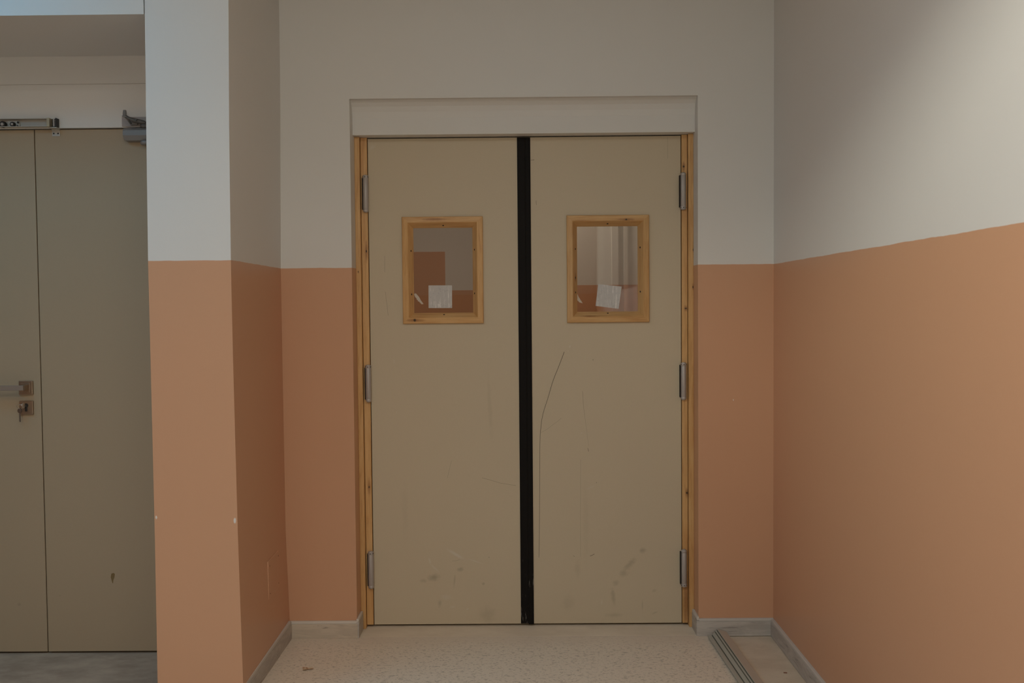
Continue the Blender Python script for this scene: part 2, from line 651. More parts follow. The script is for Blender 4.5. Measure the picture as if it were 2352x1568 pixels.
# hall behind the camera
w = MB()
w.box(-5.2, -5.0, -9.0, YL + 0.3, 0, 5.0)
struct(w.build('wall_hall', M_WALL))
w = MB()
w.box(-5.2, XR + 0.2, -9.2, -9.0, 0, 5.0)
struct(w.build('wall_rear', M_WALL))
w = MB()
w.box(-5.2, XR + 0.2, -2.95, 0.24, CZ, CZ + 0.25)
struct(w.build('ceiling', M_CEIL))
w = MB()
w.box(-5.2, XR + 0.2, -9.2, -2.95, 5.0, 5.2)
struct(w.build('ceiling_high', M_CEIL))
w = MB()  # unseen occluder added to slant the shadow on the right wall
w.box(-5.2, XR + 0.2, -3.1, -2.95, SHADOW_BEAM_Z, 5.0)
struct(w.build('shadow_beam', M_CEIL))

# floor and coverings
w = MB()
w.box(-5.2, XR + 0.2, -9.2, 6.0, -0.12, -0.002)
struct(w.build('floor', M_SCREED))
w = MB()
w.prism([(-5.0, -9.0), (0.815, -9.0), (0.815, 0.0), (XL, 0.0), (XL, YP - 0.001), (-5.0, YP - 0.001)], 'z', -0.002, 0.0)
struct(w.build('floor_covering', M_VINYL), 'speckled beige floor sheet in front of the double door', 'floor')
w = MB()
w.box(OXL, OXR, -0.0002, 0.24, -0.002, 0.0005)
struct(w.build('floor_threshold', M_SILL), 'worn beige threshold strip under the double door', 'floor')
w = MB()
w.box(-2.62, -1.2564, YP, 0.15, -0.002, 0.0)
struct(w.build('floor_alcove', M_ALCOVE), 'dusty grey floor in front of the left doors', 'floor')


# skirting tiles
def skirt(name, pts, h, mats, label, t=0.012):
    """runs along straight plan pieces; face tile with a thin bevelled top edge"""
    m = MB()
    for (x0, x1, y0, y1, axis) in pts:
        hh = h
        m.box(x0, x1, y0, y1, 0, hh - 0.012, 0, 0.0012)
        ix0, ix1, iy0, iy1 = x0, x1, y0, y1
        m.box(ix0 + 0.0006, ix1 - 0.0006, iy0 + 0.0006, iy1 - 0.0006, hh - 0.012, hh, 1, 0.0025)
    return struct(m.build(name, mats), label, 'skirting')


skirt('baseboard_left', [(XL - 0.004, XL + 0.014, YP + 0.002, -0.0125, 'y')], 0.076, [M_SKIRT, M_EDGEG], 'grey marbled skirting along the pillar side wall')
skirt('baseboard_back', [(XL + 0.004, OXL + 0.004, -0.012, 0.002, 'x')], 0.072, [M_SKIRTL, M_EDGE], 'chipped sandy skirting left of the double door')
skirt('baseboard_jamb', [(OXL - 0.002, OXL + 0.010, -0.0115, 0.0995, 'y')], 0.080, [M_SKIRT, M_EDGE], 'short skirting tile inside the left jamb of the doorway')
skirt('baseboard_corner', [(OXR - 0.004, XR, -0.012, 0.002, 'x')], 0.073, [M_SKIRT, M_EDGEG], 'grey marbled skirting right of the double door')
skirt('baseboard_reveal', [(OXR - 0.010, OXR + 0.002, -0.0115, 0.0995, 'y')], 0.080, [M_SKIRT, M_EDGE], 'short skirting tile inside the right jamb of the doorway')
skirt('baseboard_right', [(XR - 0.014, XR + 0.002, -8.9, -0.0125, 'y')], 0.071, [M_SKIRT, M_EDGEG], 'grey marbled skirting along the right wall')

# pine jambs of the double door: flat inner board and proud outer stop
PK_L = pine('pine_jamb_a', 'z', [(-0.6495, 1.62, .004, .008, .01, .06), (-0.652, 0.61, .004, .006, .01, .05), (-0.6525, .26, .003, .004, .006, .04), (-.682, 1.532, .0025, .004, .004, .01)])
PK_R = pine('pine_jamb_b', 'z', [(0.700, 1.965, .006, .006, .010, .03), (0.737, 1.612, .004, .007, .004, .015), (0.735, 1.455, .004, .005, .005, .02), (0.708, 1.365, .007, .004, .012, .02), (0.711, .575, .006, .006, .01, .03), (.7065, .1, .0012, .002, .02, .16)])


def jamb(name, xo, xi, s, mat, label):
    m = MB()
    xm = xo + s * 0.0225
    m.box(min(xo, xm - s * .0015), max(xo, xm - s * .0015), 0.100, 0.20, 0.001, 2.0995, 0, 0.0018)
    m.box(min(xm, xi), max(xm, xi), 0.122, 0.20, 0.012, 2.0995, 0, 0.0015)
    m.box(min(xm - s * .002, xm + s * .002), max(xm - s * .002, xm + s * .002), 0.126, 0.19, 0.012, 2.099, 1)
    return struct(m.build(name, [mat, M_DARK]), label, 'door jamb')


jamb('trim_1', OXL, -0.6415, 1, PK_L, 'pine jamb on the left side of the double door')
jamb('trim_2', OXR, 0.6915, -1, PK_R, 'knotty pine jamb on the right side of the double door')

# ------------------------------------------------------------------ the double swing door
DY = 0.130


def ribbon(m, pts, w0, mat_i, y, w1=None):
    """thin mark lying on a door face"""
    w1 = w0 if w1 is None else w1
    for i in range(len(pts) - 1):
        a, b = Vector((pts[i][0], pts[i][1])), Vector((pts[i + 1][0], pts[i + 1][1]))
        ta = i / (len(pts) - 1)
        tb = (i + 1) / (len(pts) - 1)
        wa, wb = w0 + (w1 - w0) * ta, w0 + (w1 - w0) * tb
        d = (b - a).normalized()
        nn = Vector((-d.y, d.x))
        p = [a + nn * wa / 2, a - nn * wa / 2, b - nn * wb / 2, b + nn * wb / 2]
        m.poly([(q.x, y, q.y) for q in p], mat_i)


def smooth_pts(pts, n=6):
    out = []
    P = [pts[0]] + list(pts) + [pts[-1]]
    for i in range(1, len(P) - 2):
        for k_ in range(n):
            t = k_ / n
            q = []
            for c_ in (0, 1):
                p0, p1, p2, p3 = P[i - 1][c_], P[i][c_], P[i + 1][c_], P[i + 2][c_]
                q.append(0.5 * (2 * p1 + (p2 - p0) * t + (2 * p0 - 5 * p1 + 4 * p2 - p3) * t * t + (3 * p1 - p0 - 3 * p2 + p3) * t ** 3))
            out.append(tuple(q))
    out.append(pts[-1])
    return out


def window_frame(root_o, x0, x1, z0, z1, mats, nails):
    """mitred pine bead: narrow outer edge, flat face, splay down to the glass"""
    prof = [(0.0, DY + 0.001), (0.0, DY - 0.0105), (0.0025, DY - 0.0135), (0.0235, DY - 0.0165), (0.0265, DY - 0.0145), (0.0455, DY + 0.0165), (0.0455, DY + 0.0215)]
    m = MB()

    def P(side, k_):
        o, y = prof[k_]
        return {'a': (x0 + o, y, z0 + o), 'b': (x1 - o, y, z0 + o), 'c': (x1 - o, y, z1 - o), 'd': (x0 + o, y, z1 - o)}[side]
    for s0, s1, mi in (('a', 'b', 0), ('b', 'c', 1), ('c', 'd', 0), ('d', 'a', 1)):
        for k_ in range(len(prof) - 1):
            m.poly([P(s0, k_), P(s1, k_), P(s1, k_ + 1), P(s0, k_ + 1)], mi)
    # nail holes on the splay
    o0, y0 = prof[4]
    o1, y1 = prof[5]
    for kind, pos, t in nails:
        o = o0 + (o1 - o0) * t
        y = y0 + (y1 - y0) * t - 0.0004
        dy = (y1 - y0) / (o1 - o0)
        pts = []
        for q in range(10):
            a = 2 * math.pi * q / 10
            along, across = 0.0042 * math.cos(a), 0.0021 * math.sin(a)
            if kind in 'tb':
                zz = (z1 - o - across) if kind == 't' else (z0 + o + across)
                pts.append((pos + along, y + across * dy, zz))
            else:
                xx = (x0 + o + across) if kind == 'l' else (x1 - o - across)
                pts.append((xx, y + across * dy, pos + along))
        m.poly(pts, 2)
    return m.build('window_frame', mats, root_o, recalc=False)


def hinge(root_o, x, z0, z1, holes_top, plate_side):
    """sprung double-acting hinge: slim barrel with a pierced adjusting collar"""
    y = 0.1125
    m = MB()
    m.box(x + plate_side * 0.004 - 0.006, x + plate_side * 0.004 + 0.006, y + 0.004, 0.1285, z0 + 0.006, z1 - 0.006)
    m.box(x - 0.0155, x - 0.0105, y - 0.003, 0.1285, z0 + 0.012, z1 - 0.012, 1)  # black strip stands in for the shadow beside the barrel
    h = m.build('hinge', [M_STEEL, M_DARK], root_o)
    b = MB()
    r = 0.0118
    H = z1 - z0
    b.lathe((x, y, z0), (x, y, z1), [(0, r * .55), (.012, r * .62), (.02, r * .92), (.03, r), (.085, r), (.088, r * .95), (.094, r), (.906, r), (.912, r * .95), (.915, r), (.97, r), (.98, r * .92), (.988, r * .62), (1, r * .55)])
    # round pin head
    zt = z1 if holes_top else z0
    b.build('barrel', M_STEEL, root_o, parent=h)
    c = MB()
    zc = (z1 - 0.009) if holes_top else (z0 + 0.009)
    c.lathe((x, y, zc - 0.0066), (x, y, zc + 0.0066), [(0, r * 1.03), (.1, r * 1.07), (.9, r * 1.07), (1, r * 1.03)])
    for k_ in range(6):
        a = -math.pi / 2 + math.radians(-62 + k_ * 60)
        d = Vector((math.cos(a), math.sin(a), 0))
        p = Vector((x, y, zc)) + d * (r * 1.02)
        c.cyl(p, p + d * 0.0012, 0.0021, m=1, seg=12)
    c.build('collar', [M_STEEL, M_DARK], root_o, parent=h)
    return h


def smear(root_o, parent, pts, name='paint_smear'):
    m = MB()
    y = 0.1478
    m.poly([(x, y, z) for x, z in pts], 0)
    m.poly([(x, y + 0.0011, z) for x, z in reversed(pts)], 0)
    nn = len(pts)
    for i in range(nn):
        a, b = pts[i], pts[(i + 1) % nn]
        m.poly([(a[0], y, a[1]), (a[0], y + .0011, a[1]), (b[0], y + .0011, b[1]), (b[0], y, b[1])], 0)
    o = m.build(name, M_PAINTSMEAR, root_o, parent=parent)
    o['label'] = 'dried plaster smear in the corner of the pane'
    return o


def glass_pane(root_o, x0, x1, z0, z1):
    m = MB()
    m.box(x0, x1, 0.149, 0.153, z0, z1)
    return m.build('glass', M_GLASS, root_o)


Z0, Z1 = 0.0105, 2.0955
# left leaf
d1 = root('door_1', (-0.6385, DY, Z0), 'beige left leaf of the double door with pine framed window and chalky scuffs at its foot', 'door', 'structure')
mL = door_laminate('beige_laminate_left',
                   light=[(-0.285, 0.315, 0.062, 0.010, -0.52, 0.55), (-0.195, 0.282, 0.045, 0.004, -0.33, 0.4), (-0.397, 0.288, 0.006, 0.022, 0.25, 0.4), (-0.375, 0.255, 0.035, 0.006, -0.75, 0.35), (-0.325, 0.128, 0.03, 0.018, 0, 0.25), (-0.235, 0.075, 0.008, 0.004, 0.5, 0.5), (-.62, 2.06, .02, .012, .6, .35), (-.3, .085, .02, .008, 0, .25)],
                   dark=[(-0.378, 0.215, 0.035, 0.022, 0.2, 0.34), (-0.265, 0.248, 0.02, 0.014, 0.3, 0.26), (-0.29, 0.20, 0.006, 0.045, -0.1, 0.2), (-0.355, 0.10, 0.014, 0.022, 0, 0.26), (-0.165, 0.185, 0.009, 0.009, 0, 0.25), (-0.14, 0.30, .005, .004, 0, .4), (-.425, .2, .02, .012, 0, .2), (-.15, .05, .05, .05, 0, .15), (-.5, .5, .02, .15, 0, .05), (-.13, .95, .014, .2, .05, .09)])
m = MB()
WL = (-0.4970, -0.1530, 1.3095, 1.7635)
m.grid_slab([-0.6385, WL[0] + .03, WL[1] - .03, 0.0225], [Z0, WL[2] + .03, WL[3] - .03, Z1], DY, DY + 0.04, holes={(1, 1)})
yy = DY - 0.0003
ribbon(m, [(-0.167, .645), (-.135, .636), (-.09, .622), (-.0213, .610)], 0.0012, 2, yy)
ribbon(m, [(-.5721, 1.4468), (-.567, 1.40), (-.561, 1.345)], 0.001, 2, yy)
ribbon(m, [(-.5725, 1.60), (-.5735, 1.53)], 0.001, 2, yy)
ribbon(m, [(-.2975, .72), (-.316, .645)], 0.0008, 2, yy)
ribbon(m, [(-.541, 1.155), (-.5385, 1.155), (-.538, 1.14)], 0.0014, 3, yy)
ribbon(m, [(-.5335, 1.139), (-.531, 1.139)], 0.0014, 3, yy)
ribbon(m, [(-.30, .285), (-.283, .286), (-.265, .291)], 0.0009, 2, yy)
ribbon(m, [(-.531, .935), (-.5305, .925)], 0.0012, 3, yy)
m.build('panel', [mL, M_DARK, M_SCRATCHF, M_CHALK], d1)
kx = pine('pine_bead_rail_left', 'x', [(-0.4465, 1.3245, .0075, .008, .06, .010), (-0.36, 1.752, .001, .001, .08, .008)])
kz = pine('pine_bead_stile_left', 'z', [])
window_frame(d1, *WL, [kx, kz, M_DARK], [('t', -.322, .55), ('b', -.3225, .6), ('l', 1.62, .55), ('l', 1.435, .55), ('r', 1.623, .55), ('r', 1.437, .6)])
gl = glass_pane(d1, WL[0] + .031, WL[1] - .031, WL[2] + .031, WL[3] - .031)
smear(d1, gl, [(-.4515, 1.4345), (-.4475, 1.4395), (-.4425, 1.4385), (-.4385, 1.433), (-.4325, 1.427), (-.4275, 1.419), (-.4225, 1.409), (-.4165, 1.4015), (-.4135, 1.3955), (-.4105, 1.3945), (-.4135, 1.3925), (-.4175, 1.3935), (-.4195, 1.3915), (-.4235, 1.397), (-.428, 1.4005), (-.4295, 1.404), (-.4365, 1.4055), (-.4345, 1.409), (-.4415, 1.4135), (-.4405, 1.4175), (-.447, 1.4235), (-.4485, 1.4285)])
m = MB()
m.prism([(-0.0045, 0.1298), (-0.0042, 0.1262), (-0.0025, 0.1255), (0.0265, 0.1255), (0.0285, 0.1262), (0.0288, 0.1298)], 'z', Z0 + 0.002, Z1 - 0.001)
m.build('seal_strip', M_RUBBER, d1)
for z0, z1, top in ((1.783, 1.941, True), (0.976, 1.1365, True), (0.172, 0.335, True)):
    hinge(d1, -0.6475, z0, z1, top, -1)

# right leaf
d2 = root('door_2', (0.6885, DY, Z0), 'beige right leaf of the double door with a long dark curved scratch', 'door', 'structure')
mR = door_laminate('beige_laminate_right',
                   light=[(.215, 1.207, .004, .010, -.4, .7), (.207, 1.187, .003, .003, 0, .6), (.262, .835, .0035, .003, 0, .7), (.238, 1.305, .012, .004, .2, .4), (.345, .10, .004, .015, 0, .35), (.30, .60, .03, .006, .4, .2)],
                   dark=[(.522, .325, .020, .016, .3, .3), (.465, .265, .018, .055, -.75, .26), (.44, .225, .03, .02, .2, .22), (.405, .185, .02, .02, .2, .2), (.395, .125, .014, .05, .12, .24), (.52, .09, .005, .03, 0, .2), (.575, .055, .02, .006, .4, .2), (.40, .045, .06, .014, 0, .16), (.313, 1.149, .004, .005, 0, .5), (.3248, .6206, .0025, .004, 0, .9), (.35, .98, .003, .002, 0, .4), (.24, .25, .02, .05, 0, .1), (.28, .45, .02, .25, 0, .06), (.57, .15, .015, .01, .5, .15), (.2, .1, .04, .05, 0, .1)])
m = MB()
WR = (0.2030, 0.5530, 1.3085, 1.7635)
m.grid_slab([0.0255, WR[0] + .03, WR[1] - .03, 0.6885], [Z0, WR[2] + .03, WR[3] - .03, Z1], DY, DY + 0.04, holes={(1, 1)})
ribbon(m, smooth_pts([(0.1902, 1.1835), (0.1655, 1.12), (0.1409, 1.0589), (0.1185, 0.985), (0.1028, 0.9376), (0.0955, 0.91), (0.0892, 0.8722), (0.0829, 0.7878), (.0805, .62), (0.0785, 0.449), (.0775, .37), (0.0754, 0.2977)]), 0.0022, 1, yy, 0.0013)
ribbon(m, smooth_pts([(0.2673, 1.0149), (0.2705, .955), (0.2796, 0.8801), (0.292, 0.7769)]), 0.0012, 2, yy, 0.0005)
ribbon(m, smooth_pts([(0.0889, 0.8384), (.115, .853), (0.1396, 0.8718), (.16, .886), (0.1752, 0.8996)]), 0.0008, 2, yy)
ribbon(m, [(.0530, 1.999), (.066, 2.0)], 0.0014, 1, yy)
ribbon(m, [(.0655, 1.9993), (.0675, 2.0008)], 0.0022, 1, yy)
ribbon(m, [(.0745, 1.828), (.0755, 1.816), (.077, 1.81)], 0.0012, 1, yy)
ribbon(m, [(.295, .3025), (.304, .306), (.3145, .3115)], 0.0018, 1, yy)
ribbon(m, [(.2235, .3045), (.229, .301)], 0.0012, 1, yy)
ribbon(m, [(.257, .72), (.255, .5), (.254, .30)], 0.0007, 2, yy)
ribbon(m, [(.6335, 2.09), (.6335, 2.0)], 0.0008, 2, yy)
ribbon(m, [(.288, .77), (.292, .755)], 0.0014, 1, yy)
m.build('panel', [mR, M_SCRATCH, M_SCRATCHF], d2)
kx = pine('pine_bead_rail_right', 'x', [(0.4555, 1.7435, .006, .0045, .055, .008), (.30, 1.335, .001, .001, .05, .006)], tone=0.93)
kz = pine('pine_bead_stile_right', 'z', [(0.2405, 1.500, .0035, .007, .005, .03)], tone=0.90)
window_frame(d2, *WR, [kx, kz, M_DARK], [('t', .378, .5), ('b', .3775, .65), ('l', 1.622, .6), ('l', 1.437, .6), ('r', 1.626, .55), ('r', 1.438, .55)])
gr = glass_pane(d2, WR[0] + .031, WR[1] - .031, WR[2] + .031, WR[3] - .031)
smear(d2, gr, [(.2486, 1.4295), (.2506, 1.4286), (.2525, 1.4215), (.2575, 1.4125), (.2605, 1.4095), (.2625, 1.4035), (.2665, 1.4005), (.2675, 1.3955), (.2715, 1.3925), (.2705, 1.3905), (.2665, 1.3925), (.2635, 1.3915), (.2615, 1.3945), (.2575, 1.3935), (.2545, 1.3985), (.2486, 1.4035)])
m = MB()
m.prism([(0.0289, 0.1298), (0.0289, 0.1268), (0.0318, 0.1258), (0.0492, 0.1258), (0.0515, 0.1265), (0.0518, 0.1298)], 'z', Z0 - 0.002, Z1 - 0.001)
m.build('seal_strip', M_RUBBER, d2)
for z0, z1, top in ((1.781, 1.939, False), (0.975, 1.136, True), (0.171, 0.334, False)):
    hinge(d2, 0.6965, z0, z1, top, 1)


# paper labels stuck on the panes
def label_sheet(pts, mat, label):
    m = MB()
    c_ = sum((Vector((x, 0, z)) for x, z in pts), Vector()) / 4
    m.poly([(x, .1482, z) for x, z in pts])
    m.poly([(x, .1489, z) for x, z in reversed(pts)])
    for i in range(4):
        a, b = pts[i], pts[(i + 1) % 4]
        m.poly([(a[0], .1482, a[1]), (a[0], .1489, a[1]), (b[0], .1489, b[1]), (b[0], .1482, b[1])])
    o = m.build('paper_label', mat)
    return tag(o, label, 'sticker', group='peeling labels on the door panes')


label_sheet([(-.3897, 1.3758), (-.2887, 1.3750), (-.2880, 1.4722), (-.3890, 1.4730)], paper('scratched_paper_left', 0.0, 0, 0), 'square silvery white label stuck upright on the left door pane')
label_sheet([(.3265, 1.3790), (.4250, 1.3655), (.4385, 1.4605), (.3385, 1.4722)], paper('scratched_paper_right', 0.13, 0, 0), 'square silvery white label stuck tilted on the right door pane')

# ------------------------------------------------------------------ left doorway
mD = door_laminate('beige_laminate_brownish', dark=[(-2.02, .2, .01, .01, 0, .2), (-1.855, .23, .004, .004, 0, .3)], base=(0.415, 0.32, 0.21))  # deeper, browner beige than the double door
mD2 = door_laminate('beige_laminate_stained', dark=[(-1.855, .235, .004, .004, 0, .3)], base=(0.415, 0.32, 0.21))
d3 = root('door_3', (-2.545, YL, 0.008), 'beige door leaf with square lever handle at the left edge', 'door', 'structure')
m = MB()
m.box(-2.545, -1.9105, YL, YL + 0.045, 0.0085, 2.092, 0, 0.0012)
m.build('panel', mD, d3)
# lever on a square rose
m = MB()
m.box(-1.9935, -1.9385, YL - 0.009, YL, 1.0455, 1.1005, 0, 0.0022)
m.box(-1.9855, -1.9475, YL - 0.0125, YL - 0.008, 1.0535, 1.0925, 0, 0.0015)
hd = m.build('handle', M_STEELW, d3)
hd['label'] = 'brushed square lever handle'
m = MB()
m.box(-1.9685, -1.9515, YL - 0.056, YL - 0.011, 1.0645, 1.0865, 0, 0.0015)
m.build('neck', M_STEELW, d3, parent=hd)
m = MB()
m.box(-2.085, -1.9495, YL - 0.062, YL - 0.050, 1.067, 1.0865, 0, 0.0015)
m.build('lever', simple('satin_lever', (0.30, 0.245, 0.20), 0.5, 0.35), d3, parent=hd)
m = MB()
m.box(-1.994, -1.939, YL - 0.009, YL, 0.966, 1.021, 0, 0.0022)
esc = m.build('escutcheon', M_STEELW, d3)
m = MB()
m.cyl((-1.9660, YL - 0.012, 1.003), (-1.9660, YL - 0.004, 1.003), 0.0085)
m.box(-1.9705, -1.9615, YL - 0.0115, YL - 0.004, 0.979, 1.003, 0, 0.002)
m.build('lock_cylinder', M_SCREW, d3, parent=esc)

d4 = root('door_4', (-1.272, YL, 0.008), 'beige door leaf with a small brown stain beside the pillar', 'door', 'structure')
m = MB()
m.box(-1.9065, -1.272, YL, YL + 0.045, 0.0085, 2.092, 0, 0.0012)
m.prism([(-1.6455, .323), (-1.637, .326), (-1.6315, .322), (-1.6335, .308), (-1.6385, .296), (-1.6395, .285), (-1.642, .284), (-1.645, .295), (-1.6485, .309)], 'y', YL - 0.0004, YL + 0.001, 1)
m.build('panel', [mD2, simple('brown_stain', (0.225, 0.15, 0.06), 0.8, var=0.35, scale=260)], d4)
# black sheet that paints the shade inside the left door gaps
m = MB()
m.box(-2.60, -1.262, YL + 0.046, YL + 0.06, 0.0, 2.12)
struct(m.build('gap_shade_left', M_DARK), 'black sheet standing in for shade in the gaps of the left doors', 'gap backing')
m = MB()  # black sheets behind the double door that paint its gaps as shade
m.box(OXL + .03, WL[0], DY + 0.0405, DY + 0.048, 0.002, 2.0995)
m.box(WL[1], WR[0], DY + 0.0405, DY + 0.048, 0.002, 2.0995)
m.box(WR[1], OXR - .03, DY + 0.0405, DY + 0.048, 0.002, 2.0995)
for a, b in ((WL[0], WL[1]), (WR[0], WR[1])):
    m.box(a, b, DY + 0.0405, DY + 0.048, 0.002, WL[2])
    m.box(a, b, DY + 0.0405, DY + 0.048, WL[3], 2.0995)
struct(m.build('gap_shade_double', M_DARK), 'black sheet standing in for shade in the double door gaps', 'gap backing')

# key left in the lock with a second key hanging from its ring
k0 = root('key_ring', (-1.966, YL - 0.012, 0.990), 'small bunch of two keys hanging from the lock under the lever', 'keys')
m = MB()
m.box(-1.9672, -1.9648, YL - 0.020, YL - 0.012, 0.998, 1.007)
m.lathe((-1.9672, YL - 0.030, 1.0045), (-1.9648, YL - 0.030, 1.0045), [(0, .0105), (.2, .0115), (.8, .0115), (1, .0105)], seg=20)
ky = m.build('lock_key', simple('nickel', (0.62, 0.60, 0.56), 0.3, 0.9), k0)
ringc = Vector((-1.9775, YL - 0.034, 1.001))
m = MB()
m.tube([ringc + Vector((0.0125 * math.cos(a), -0.006 * math.sin(a), 0.0085 * math.sin(a))) for a in [2 * math.pi * q / 28 for q in range(28)]], 0.0008, closed=True, seg=8)
m.build('ring', simple('bright_wire', (0.60, 0.55, 0.48), 0.3, 0.9), k0)
m = MB()
m.lathe((-1.9802, YL - 0.036, 0.9845), (-1.9785, YL - 0.030, 0.9845), [(0, .0085), (.2, .0095), (.8, .0095), (1, .0085)], seg=20)
m.box(-1.9812, -1.9762, YL - 0.0345, YL - 0.0322, 0.9405, 0.978, 0, 0.0005)
for q in range(4):
    m.box(-1.9820, -1.9808, YL - 0.0342, YL - 0.0325, 0.945 + q * 0.007, 0.948 + q * 0.007)
m.build('hanging_key', simple('dull_steel', (0.20, 0.17, 0.14), 0.4, 0.8), k0)

# door closer on the right leaf, half hidden by the pillar
dc = root('door_closer', (-1.43, YL, 2.07), 'grey metal overhead door closer at the top of the door beside the pillar', 'door closer')
m = MB()
m.prism([(YL - 0.0005, 2.0885), (YL - 0.036, 2.0885), (YL - 0.045, 2.0790), (YL - 0.045, 2.0590), (YL - 0.034, 2.0410), (YL - 0.028, 2.0390), (YL - 0.0005, 2.0390)], 'x', -1.5335, -1.31)
m.build('body', M_GREYMET, dc)
m = MB()
m.prism([(YL - 0.0005, 2.0875), (YL - 0.0345, 2.0875), (YL - 0.0435, 2.0780), (YL - 0.0435, 2.0600), (YL - 0.032, 2.0425), (YL - 0.0005, 2.0425)], 'x', -1.5410, -1.5333)
m.build('end_cap', M_GREYMET, dc)
m = MB()
m.lathe((-1.458, YL - 0.026, 2.024), (-1.458, YL - 0.026, 2.0392), [(0, .016), (.25, .0205), (.85, .0205), (1, .018)])
m.build('spindle_cap', M_GREYMET, dc)
m = MB()
m.lathe((-1.460, YL - 0.030, 2.0886), (-1.460, YL - 0.030, 2.113), [(0, .012), (.2, .0165), (.55, .0165), (.6, .013), (1, .011)])
m.build('spindle', M_DARKMET, dc)
m = MB()
m.box(-1.5530, -1.345, YL - 0.0205, YL - 0.015, 2.0985, 2.1345, 0, 0.001)
m.build('bracket_plate', simple('pale_plate', (0.40, 0.35, 0.32), 0.5, 0.2), dc)
m = MB()
# arm: bar rising from the spindle to the elbow, thick in its middle
arm = [(-1.456, YL - 0.036, 2.1085, .0075), (-1.470, YL - 0.042, 2.1115, .0085), (-1.490, YL - 0.050, 2.1150, .0088), (-1.506, YL - 0.058, 2.1195, .0072), (-1.516, YL - 0.063, 2.1255, .0062), (-1.5215, YL - 0.065, 2.1315, .0060)]
for p_, q_ in zip(arm, arm[1:]):
    m.cyl(p_[:3], q_[:3], p_[3], q_[3], seg=16)
m.cyl((-1.482, YL - 0.062, 2.1150), (-1.482, YL - 0.050, 2.1150), 0.004, seg=12)
m.build('main_arm', M_DARKMET, dc)
m = MB()
m.lathe((-1.5235, YL - 0.0645, 2.1255), (-1.5215, YL - 0.0665, 2.1525), [(0, .0085), (.08, .0108), (.16, .0100), (.22, .0072), (.62, .0074), (.66, .0066), (.86, .0064), (1, .0048)])
m.build('elbow_pin', M_GREYMET, dc)
m = MB()
m.tube([(-1.5195, YL - 0.062, 2.1255), (-1.5155, YL - 0.048, 2.1155), (-1.512, YL - 0.032, 2.107)], 0.0045, seg=12)
m.box(-1.516, -1.488, YL - 0.034, YL - 0.0195, 2.102, 2.112, 0, 0.001)
m.build('fore_arm', M_GREYMET, dc)

# closing-sequence rail over the left doors
cr = root('door_coordinator', (-2.0, YL - 0.015, 2.115), 'slim metal rail with rollers above the gap of the left doors', 'door selector')
yw = YL - 0.015
m = MB()
m.box(-2.30, -1.8375, yw - 0.004, yw - 0.0002, 2.0985, 2.1295)
m.box(-2.30, -1.8375, yw - 0.024, yw - 0.004, 2.1275, 2.1300, 0, 0.0005)
m.box(-2.30, -1.8375, yw - 0.024, yw - 0.004, 2.0975, 2.1000, 0, 0.0005)
m.build('rail', M_ZINC, cr)
m = MB()
m.box(-1.8375, -1.8265, yw - 0.030, yw - 0.0002, 2.0960, 2.1300, 0, 0.001)
m.box(-1.8265, -1.8035, yw - 0.006, yw - 0.0002, 2.0970, 2.1300, 1)
m.box(-1.8050, -1.8015, yw - 0.026, yw - 0.0002, 2.0970, 2.1300, 1, 0.0006)
m.build('end_block', [simple('brassy_zinc', (0.48, 0.41, 0.28), 0.4, 0.5), M_SCREW], cr)
m = MB()
m.cyl((-1.8145, yw - 0.018, 2.098), (-1.8145, yw - 0.018, 2.128), 0.0035, seg=14)
m.tube([(-1.8100 + 0.004 * math.sin(q * 1.1), yw - 0.014 + 0.004 * math.cos(q * 1.1), 2.099 + q * 0.0011) for q in range(26)], 0.0009, seg=6)
m.build('spring_pin', M_STEEL, cr)
m = MB()
m.prism([(-1.997, 2.0985), (-1.958, 2.0985), (-1.952, 2.106), (-1.954, 2.119), (-1.961, 2.1245), (-1.999, 2.1235)], 'y', yw - 0.010, yw - 0.005)
m.cyl((-1.9575, yw - 0.016, 2.1165), (-1.9575, yw - 0.008, 2.1165), 0.0034, m=1, seg=14)
m.cyl((-1.9595, yw - 0.016, 2.1030), (-1.9595, yw - 0.008, 2.1030), 0.0028, m=1, seg=14)
m.build('roller_plate', [M_ZINC, M_SCREW], cr)
for x, r_ in ((-1.9765, 0.0095), (-2.0150, 0.0125)):
    m = MB()
    m.lathe((x, yw - 0.023, 2.1085), (x, yw - 0.008, 2.1085), [(0, r_ * .8), (.15, r_), (.5, r_ * .85), (.85, r_), (1, r_ * .8)], seg=24)
    m.lathe((x, yw - 0.0250, 2.1085), (x, yw - 0.0228, 2.1085), [(0, r_ * .35), (.5, r_ * .5), (1, r_ * .5)], m=1, seg=20)
    m.build('roller', [M_SCREW, M_STEEL], cr)

sb = root('strike_bracket', (-1.822, YL, 2.08), 'small bent zinc bracket with two screws at the top of the stained door', 'bracket')
m = MB()
m.box(-1.8375, -1.8065, YL - 0.0022, YL, 2.0655, 2.0925, 0, 0.0008)
m.box(-1.8375, -1.8065, YL - 0.0060, YL - 0.0004, 2.0880, 2.0950, 0, 0.0012)
m.box(-1.8340, -1.8020, YL - 0.038, YL - 0.0040, 2.0915, 2.0955, 0, 0.0012)
m.build('plate', M_ZINC, sb)
for x in (-1.8305, -1.8135):
    m = MB()
    m.lathe((x, YL - 0.0040, 2.0765), (x, YL - 0.0021, 2.0765), [(0, .0018), (.5, .0030), (1, .0032)], seg=16)
    m.build('screw', M_SCREW, sb)

